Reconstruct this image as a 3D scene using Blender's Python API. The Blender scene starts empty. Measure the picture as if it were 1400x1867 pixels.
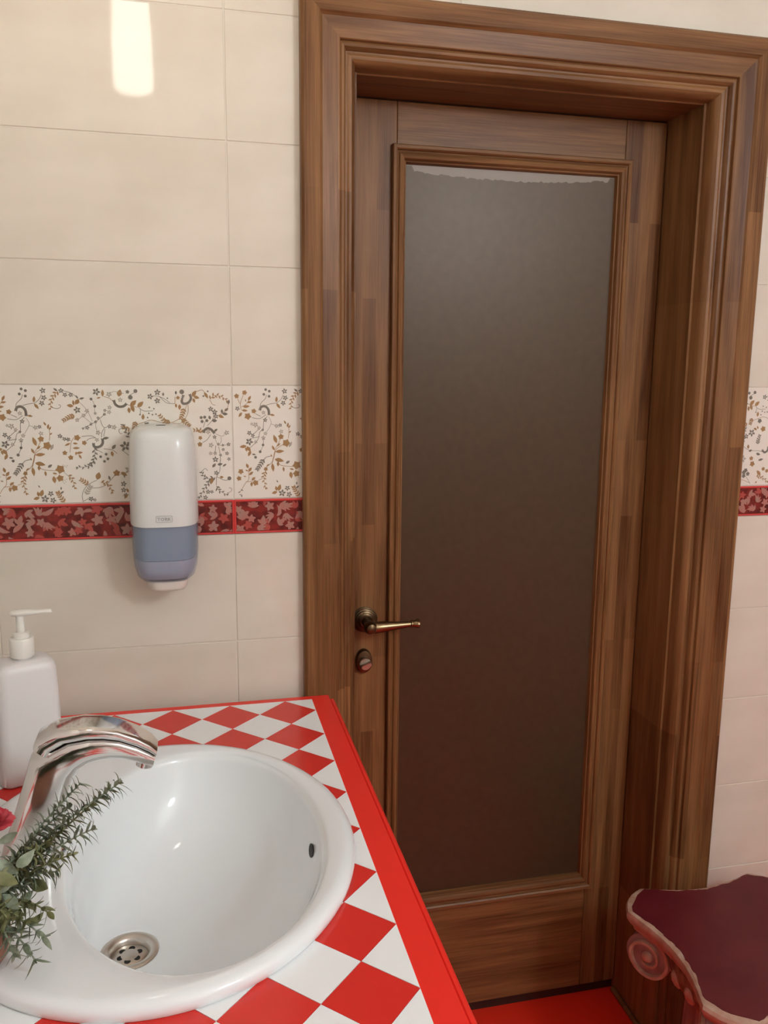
import bpy, bmesh, math, random
from mathutils import Vector, Matrix
random.seed(11)
PI = math.pi
scene = bpy.context.scene
COL = scene.collection

# ------------------------------------------------------------------ camera
cam_d = bpy.data.cameras.new('camera')
cam_d.sensor_fit = 'HORIZONTAL'
cam_d.sensor_width = 36.0
cam_d.lens = 36.0 * 1530.78 / 1400.0
cam_d.clip_start = 0.02
cam = bpy.data.objects.new('camera', cam_d)
COL.objects.link(cam)
pitch, yaw, roll = math.radians(9.951), math.radians(13.191), math.radians(0.554)
F = Vector((math.sin(yaw)*math.cos(pitch), math.cos(yaw)*math.cos(pitch), -math.sin(pitch)))
Rt = Vector((math.cos(yaw), -math.sin(yaw), 0))
U = Rt.cross(F)
R2 = Rt*math.cos(roll) + U*math.sin(roll)
U2 = -Rt*math.sin(roll) + U*math.cos(roll)
m = Matrix((R2, U2, -F)).transposed().to_4x4()
m.translation = Vector((-0.078, -1.532, 1.540))
cam.matrix_world = m
scene.camera = cam

# ------------------------------------------------------------------ world, exposure
w = bpy.data.worlds.new('world'); scene.world = w
w.use_nodes = True
w.node_tree.nodes['Background'].inputs[0].default_value = (1.0, .93, .84, 1)
w.node_tree.nodes['Background'].inputs[1].default_value = 0.05
vs = scene.view_settings
vs.view_transform = 'Standard'; vs.look = 'None'; vs.gamma = 1.0; vs.use_curve_mapping = False
vs.exposure = 0.0
scene.cycles.use_denoising = True
scene.cycles.max_bounces = 8
scene.cycles.sample_clamp_indirect = 6.0
CEIL_POWER = 65.0     # globe lamp behind the camera (emission strength)
SCONCE_POWER = 13.5    # wall lamp glass (emission strength)

# ------------------------------------------------------------------ materials
def new_mat(name, col=(.8,.8,.8), rough=.5, metal=0., spec=.5, coat=0., emit=None, es=0., trans=0., ior=1.45):
    mt = bpy.data.materials.new(name); mt.use_nodes = True
    b = mt.node_tree.nodes['Principled BSDF']
    b.inputs['Base Color'].default_value = (*col, 1)
    b.inputs['Roughness'].default_value = rough
    b.inputs['Metallic'].default_value = metal
    b.inputs['Specular IOR Level'].default_value = spec
    b.inputs['Coat Weight'].default_value = coat
    b.inputs['Coat Roughness'].default_value = .08
    b.inputs['IOR'].default_value = ior
    b.inputs['Transmission Weight'].default_value = trans
    if emit:
        b.inputs['Emission Color'].default_value = (*emit, 1)
        b.inputs['Emission Strength'].default_value = es
    return mt

def noise_mat(name, c1, c2, scale=(6,6,6), rough=.4, bump=0., detail=4., lo=.35, hi=.65, **kw):
    mt = new_mat(name, c1, rough, **kw)
    nt = mt.node_tree; b = nt.nodes['Principled BSDF']
    tc = nt.nodes.new('ShaderNodeTexCoord'); mp = nt.nodes.new('ShaderNodeMapping')
    mp.inputs['Scale'].default_value = scale
    nz = nt.nodes.new('ShaderNodeTexNoise'); nz.inputs['Scale'].default_value = 1.0; nz.inputs['Detail'].default_value = detail
    cr = nt.nodes.new('ShaderNodeValToRGB')
    cr.color_ramp.elements[0].position = lo; cr.color_ramp.elements[0].color = (*c1, 1)
    cr.color_ramp.elements[1].position = hi; cr.color_ramp.elements[1].color = (*c2, 1)
    nt.links.new(tc.outputs['Object'], mp.inputs['Vector']); nt.links.new(mp.outputs['Vector'], nz.inputs['Vector'])
    nt.links.new(nz.outputs['Fac'], cr.inputs['Fac']); nt.links.new(cr.outputs['Color'], b.inputs['Base Color'])
    if bump:
        bp = nt.nodes.new('ShaderNodeBump'); bp.inputs['Strength'].default_value = bump; bp.inputs['Distance'].default_value = .002
        nt.links.new(nz.outputs['Fac'], bp.inputs['Height']); nt.links.new(bp.outputs['Normal'], b.inputs['Normal'])
    return mt

def wood_mat(name, axis, lamella=True, tint=1.0):
    """stained oak; grain runs along the given axis (0 = x, 2 = z)"""
    mt = new_mat(name, rough=.40, spec=.30)
    nt = mt.node_tree; b = nt.nodes['Principled BSDF']
    tc = nt.nodes.new('ShaderNodeTexCoord')
    sep = nt.nodes.new('ShaderNodeSeparateXYZ'); nt.links.new(tc.outputs['Object'], sep.inputs[0])
    comb = nt.nodes.new('ShaderNodeCombineXYZ')       # (along, across, depth)
    along, across = ('Z','X') if axis == 2 else ('X','Z')
    nt.links.new(sep.outputs[along], comb.inputs[0]); nt.links.new(sep.outputs[across], comb.inputs[1]); nt.links.new(sep.outputs['Y'], comb.inputs[2])
    def noise(scale, detail, dist=0.):
        mp = nt.nodes.new('ShaderNodeMapping'); mp.inputs['Scale'].default_value = scale
        nz = nt.nodes.new('ShaderNodeTexNoise'); nz.inputs['Scale'].default_value = 1.; nz.inputs['Detail'].default_value = detail
        nz.inputs['Distortion'].default_value = dist
        nt.links.new(comb.outputs[0], mp.inputs[0]); nt.links.new(mp.outputs[0], nz.inputs['Vector']); return nz
    fine = noise((9, 420, 420), 3.)
    med = noise((2.4, 38, 38), 5., .6)
    br = nt.nodes.new('ShaderNodeTexBrick')
    br.inputs['Scale'].default_value = 1.; br.inputs['Mortar Size'].default_value = 0.
    br.inputs['Brick Width'].default_value = .46; br.inputs['Row Height'].default_value = .027
    br.inputs['Color1'].default_value = (0,0,0,1); br.inputs['Color2'].default_value = (1,1,1,1)
    br.offset = .37
    nt.links.new(comb.outputs[0], br.inputs['Vector'])
    cr = nt.nodes.new('ShaderNodeValToRGB')
    e = cr.color_ramp.elements
    t = tint
    e[0].position = .28; e[0].color = (.082*t,.028*t,.0068*t,1)
    e[1].position = .75; e[1].color = (.325*t,.158*t,.060*t,1)
    # value = med*.62 + fine*.25 + brick*.1
    def math_(op, a, bb):
        n = nt.nodes.new('ShaderNodeMath'); n.operation = op
        for i, v in enumerate((a, bb)):
            if isinstance(v, (int, float)): n.inputs[i].default_value = v
            else: nt.links.new(v, n.inputs[i])
        return n.outputs[0]
    v = math_('ADD', math_('MULTIPLY', med.outputs['Fac'], .62), math_('MULTIPLY', fine.outputs['Fac'], .36))
    if lamella:
        lum = nt.nodes.new('ShaderNodeRGBToBW'); nt.links.new(br.outputs['Color'], lum.inputs[0])
        v = math_('ADD', v, math_('MULTIPLY', math_('SUBTRACT', lum.outputs[0], .5), .24))
    nt.links.new(v, cr.inputs['Fac']); nt.links.new(cr.outputs['Color'], b.inputs['Base Color'])
    bp = nt.nodes.new('ShaderNodeBump'); bp.inputs['Strength'].default_value = .12; bp.inputs['Distance'].default_value = .0006
    nt.links.new(fine.outputs['Fac'], bp.inputs['Height']); nt.links.new(bp.outputs['Normal'], b.inputs['Normal'])
    return mt

M = {}
M['tile'] = noise_mat('cream_glazed_tile', (.69,.615,.505), (.75,.675,.565), (5,5,9), rough=.065, spec=.5)
M['tile_decor'] = noise_mat('cream_decor_tile', (.79,.73,.63), (.82,.76,.67), (5,5,9), rough=.08, spec=.5)
M['grout'] = new_mat('pale_grout', (.72,.65,.55), .7)
M['paint'] = new_mat('cream_paint', (.74,.69,.62), .7)
M['ceiling'] = new_mat('white_ceiling', (.85,.82,.77), .8)
M['floor'] = noise_mat('red_floor', (.82,.028,.010), (.88,.036,.014), (3,3,3), rough=.35)
M['wood_v'] = wood_mat('oak_vertical', 2)
M['wood_h'] = wood_mat('oak_horizontal', 0, lamella=False)
M['wood_mv'] = wood_mat('oak_moulding_vertical', 2, lamella=False, tint=1.08)
M['wood_dark'] = new_mat('dark_threshold_wood', (.035,.014,.008), .6)
M['pane'] = new_mat('pale_frosted_glass', (.24,.19,.14), .42, spec=.5)
M['film'] = noise_mat('dark_brown_film', (.052,.029,.014), (.059,.034,.018), (60,60,60), rough=.38, bump=.05, spec=.55)
M['film'].node_tree.nodes['Principled BSDF'].inputs['Specular Tint'].default_value = (1.0,.86,.72,1)
M['print_b'] = new_mat('print_brown', (.36,.205,.085), .3)
M['print_g'] = new_mat('print_grey', (.19,.165,.13), .3)
M['print_l'] = new_mat('print_light_grey', (.40,.35,.28), .3)
M['bred'] = noise_mat('border_dark_red', (.10,.010,.007), (.25,.022,.016), (45,45,60), rough=.2, lo=.4, hi=.62)
M['bframe'] = new_mat('border_bright_red', (.62,.055,.05), .25)
M['bleaf'] = noise_mat('border_leaf', (.44,.15,.115), (.38,.21,.165), (60,60,60), rough=.3)
M['bleaf2'] = new_mat('border_petal', (.40,.062,.045), .3)
M['ctr_red'] = new_mat('counter_red', (.86,.036,.024), .22, spec=.5)
M['dia_red'] = new_mat('diamond_red', (.70,.034,.025), .18, spec=.5)
M['dia_white'] = new_mat('diamond_white', (.92,.92,.91), .18, spec=.5)
M['ceramic'] = new_mat('white_ceramic', (.86,.875,.875), .10, spec=.5, coat=.4)
M['chrome'] = new_mat('chrome', (.78,.775,.76), .09, metal=1.)
M['steel'] = new_mat('brushed_steel', (.60,.55,.49), .3, metal=1.)
M['black'] = new_mat('dark_hole', (.008,.007,.006), .6)
M['white_pl'] = new_mat('white_plastic', (.72,.72,.685), .22, spec=.5)
M['bottle'] = new_mat('milky_plastic', (.76,.715,.69), .32, spec=.4)
M['pump'] = new_mat('cream_pump', (.83,.79,.71), .3)
M['lilac'] = new_mat('lilac_soap', (.50,.47,.54), .3)
M['bluegrey'] = new_mat('bluegrey_insert', (.25,.30,.37), .35)
M['nozzle'] = new_mat('milky_nozzle', (.76,.68,.60), .4)
M['logo'] = new_mat('grey_logo', (.36,.36,.34), .4)
M['bronze'] = new_mat('antique_bronze', (.23,.16,.085), .26, metal=1.)
M['bronze_dark'] = new_mat('dark_bronze', (.12,.075,.04), .34, metal=1.)
M['nickel'] = new_mat('aged_nickel', (.44,.38,.31), .38, metal=1.)
M['leaf'] = noise_mat('sage_leaf', (.13,.16,.10), (.31,.345,.245), (70,70,70), rough=.5)
M['leaf2'] = noise_mat('olive_leaf', (.13,.14,.055), (.24,.24,.11), (70,70,70), rough=.5)
M['stem'] = new_mat('green_stem', (.11,.12,.06), .6)
M['petal'] = noise_mat('crimson_petal', (.50,.012,.035), (.68,.09,.11), (90,90,90), rough=.6)
M['vase'] = noise_mat('terracotta_glaze', (.30,.12,.07), (.42,.19,.12), (30,30,30), rough=.25)
M['maroon'] = noise_mat('maroon_cloth', (.095,.006,.010), (.125,.012,.016), (9,9,9), rough=.42, spec=.35)
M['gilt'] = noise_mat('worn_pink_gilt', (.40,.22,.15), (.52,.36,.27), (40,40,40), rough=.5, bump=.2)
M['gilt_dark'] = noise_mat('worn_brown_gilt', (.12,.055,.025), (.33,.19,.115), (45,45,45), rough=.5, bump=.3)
M['plaster'] = noise_mat('dusky_pink_plaster', (.24,.13,.11), (.34,.22,.19), (25,25,25), rough=.55)
M['shade'] = new_mat('glowing_frosted_glass', (.9,.85,.75), .4, emit=(1.0,.94,.82), es=SCONCE_POWER)
M['diffuser'] = new_mat('glowing_ceiling_diffuser', (.9,.88,.84), .4, emit=(.87,.99,1.09), es=CEIL_POWER)
M['brass'] = new_mat('sconce_brass', (.55,.38,.18), .3, metal=1.)

def window_shell():
    mt = bpy.data.materials.new('smoky_blue_plastic'); mt.use_nodes = True
    nt = mt.node_tree; b = nt.nodes['Principled BSDF']; out = nt.nodes['Material Output']
    b.inputs['Base Color'].default_value = (.40,.45,.53,1); b.inputs['Roughness'].default_value = .12
    tr = nt.nodes.new('ShaderNodeBsdfTransparent'); tr.inputs[0].default_value = (.90,.92,.97,1)
    mx = nt.nodes.new('ShaderNodeMixShader'); mx.inputs[0].default_value = .33
    nt.links.new(tr.outputs[0], mx.inputs[1]); nt.links.new(b.outputs[0], mx.inputs[2]); nt.links.new(mx.outputs[0], out.inputs['Surface'])
    return mt
M['shell'] = window_shell()

# ------------------------------------------------------------------ mesh helpers
def finish(bm, name, mat, parent=None, smooth=False, ang=38):
    bmesh.ops.recalc_face_normals(bm, faces=bm.faces)
    if smooth:
        for f in bm.faces: f.smooth = True
        for e in bm.edges:
            if len(e.link_faces) == 2 and e.calc_face_angle(0.) > math.radians(ang): e.smooth = False
    me = bpy.data.meshes.new(name); bm.to_mesh(me); bm.free()
    for x in (mat if isinstance(mat, (list, tuple)) else [mat]): me.materials.append(M[x])
    o = bpy.data.objects.new(name, me); COL.objects.link(o)
    if parent: o.parent = parent
    return o
def tag(o, label, cat=None, group=None, kind=None):
    o['label'] = label
    if cat: o['category'] = cat
    if group: o['group'] = group
    if kind: o['kind'] = kind
    return o
def empty(name, loc, label, cat, group=None, kind=None):
    o = bpy.data.objects.new(name, None); COL.objects.link(o); o.location = loc
    o.empty_display_size = .05
    bpy.context.view_layer.update()
    return tag(o, label, cat, group, kind)
def adopt(o, parent):
    """parent keeping world placement (parents are empties that only have a location)"""
    o.parent = parent
    o.matrix_parent_inverse = Matrix.Translation(-parent.location)
    return o
def box(bm, x0, x1, y0, y1, z0, z1, bev=0.):
    r = bmesh.ops.create_cube(bm, size=1.)
    vs_ = r['verts']
    for v in vs_:
        v.co = Vector(((x0+x1)/2 + v.co.x*(x1-x0), (y0+y1)/2 + v.co.y*(y1-y0), (z0+z1)/2 + v.co.z*(z1-z0)))
    if bev:
        es = list({e for v in vs_ for e in v.link_edges})
        bmesh.ops.bevel(bm, geom=es, offset=bev, segments=1, profile=.5, affect='EDGES')
def mbox(name, mat, dims, parent=None, bev=0.):
    bm = bmesh.new(); box(bm, *dims, bev=bev); o = finish(bm, name, mat)
    if parent: adopt(o, parent)
    return o
def loft(bm, rings, close=True, cap0=True, cap1=True):
    vr = [[bm.verts.new(p) for p in r] for r in rings]
    n = len(rings[0])
    for a, b in zip(vr[:-1], vr[1:]):
        for i in range(n if close else n-1):
            j = (i+1) % n
            bm.faces.new((a[i], a[j], b[j], b[i]))
    if cap0: bm.faces.new(vr[0][::-1])
    if cap1: bm.faces.new(vr[-1])
    return vr
def ell(cx, cy, a, b, z, n=64):
    return [Vector((cx + a*math.cos(2*PI*i/n), cy + b*math.sin(2*PI*i/n), z)) for i in range(n)]
def lathe(bm, prof, origin, axis, n=24, cap0=True, cap1=True):
    """prof: (r, h) along axis"""
    ax = Vector(axis).normalized(); t = Vector((0,0,1)) if abs(ax.z) < .9 else Vector((1,0,0))
    u = ax.cross(t).normalized(); v = ax.cross(u)
    rings = [[Vector(origin) + ax*h + (u*math.cos(2*PI*i/n) + v*math.sin(2*PI*i/n))*r for i in range(n)] for r, h in prof]
    loft(bm, rings, True, cap0, cap1)
def tube(bm, pts, rad, n=8):
    pts = [Vector(p) for p in pts]; rings = []
    up = Vector((.31,.17,.93)).normalized()
    for i, p in enumerate(pts):
        t = (pts[min(i+1, len(pts)-1)] - pts[max(i-1, 0)]).normalized()
        u = t.cross(up).normalized(); v = t.cross(u)
        r = rad[i] if isinstance(rad, (list, tuple)) else rad
        rings.append([p + (u*math.cos(2*PI*k/n) + v*math.sin(2*PI*k/n))*r for k in range(n)])
    loft(bm, rings)
def rrect(cx, cy, hx, hy, r, z, k=6, rot=0.):
    pts = []
    for q, (sx, sy) in enumerate(((1,1),(-1,1),(-1,-1),(1,-1))):
        for i in range(k+1):
            a = q*PI/2 + i*PI/2/k
            pts.append((sx*(hx-r) + r*math.cos(a), sy*(hy-r) + r*math.sin(a)))
    c, s = math.cos(rot), math.sin(rot)
    return [Vector((cx + x*c - y*s, cy + x*s + y*c, z)) for x, y in pts]

# ------------------------------------------------------------------ room shell
XL, XR, YF, HC = -.43, 1.72, -2.75, 2.72         # left wall, right wall, wall behind camera, ceiling
CXL, CXR, CZT = .125, 1.036, 2.157               # outer edges of the door casing
CW = .110                                        # casing width
JXL, JXR, JZ = .231, .921, CZT-CW                # clear opening between the jambs
YD = .155                                        # front face of the door leaf

floor = mbox('floor', 'floor', (XL-.1, XR+.1, YF-.1, .30, -.05, 0.))
tag(floor, 'plain glossy red floor in front of the wooden door', 'floor', kind='structure')
ceil = mbox('ceiling', 'ceiling', (XL-.1, XR+.1, YF-.1, .22, HC, HC+.05))
tag(ceil, 'white painted ceiling of the washroom', 'ceiling', kind='structure')

GY = .0014          # grout plane behind the tile faces (tile faces at y = 0)
bm = bmesh.new()
box(bm, XL-.1, CXL+.06, GY, .2, 0, HC); box(bm, CXR-.06, XR+.1, GY, .2, 0, HC); box(bm, CXL+.06, CXR-.06, GY, .2, CZT-.05, HC)
wall_back = finish(bm, 'wall_back', 'grout')
tag(wall_back, 'cream tiled wall with floral band and red border around the door', 'wall', kind='structure')
for nm, d, lb in (('wall_left', (XL-.1, XL, YF-.1, GY, 0, HC), 'cream side wall behind the red checkered counter'),
                  ('wall_right', (XR, XR+.1, YF-.1, GY, 0, HC), 'cream side wall beyond the maroon stool'),
                  ('wall_front', (XL, XR, YF-.1, YF, 0, HC), 'cream wall facing the wooden door')):
    tag(mbox(nm, 'paint', d), lb, 'wall', kind='structure')

TP, TW = .205, .41
ROW4 = 1.5006
BORD = .0634
gap = .0020
rows = []        # (z0, z1, kind)
z = ROW4
while z < HC: rows.append((z, min(z+TP, HC), 'tile')); z += TP
rows.append((ROW4-TP, ROW4, 'decor'))
bt = ROW4-TP
rows.append((bt-BORD, bt, 'border'))
z = bt-BORD
while z > 0.01: rows.append((max(z-TP, 0.), z, 'tile')); z -= TP

tile_cache = {}
def tile_obj(x0, x1, z0, z1, mat, name='tile', depth=.0014):
    wd, ht = round(x1-x0-gap, 4), round(z1-z0-gap, 4)
    key = (wd, ht, mat)
    if key not in tile_cache:
        bm = bmesh.new(); box(bm, 0, wd, 0, depth, 0, ht)
        es = [e for e in bm.edges if all(abs(v.co.y) < 1e-6 for v in e.verts)]
        bmesh.ops.bevel(bm, geom=es, offset=.0009, segments=1, profile=.5, affect='EDGES')
        bmesh.ops.recalc_face_normals(bm, faces=bm.faces)
        me = bpy.data.meshes.new(name); bm.to_mesh(me); bm.free(); me.materials.append(M[mat]); tile_cache[key] = me
    o = bpy.data.objects.new(name, tile_cache[key]); COL.objects.link(o)
    o.location = (x0+gap/2, 0, z0+gap/2); o.parent = wall_back
    return o

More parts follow.
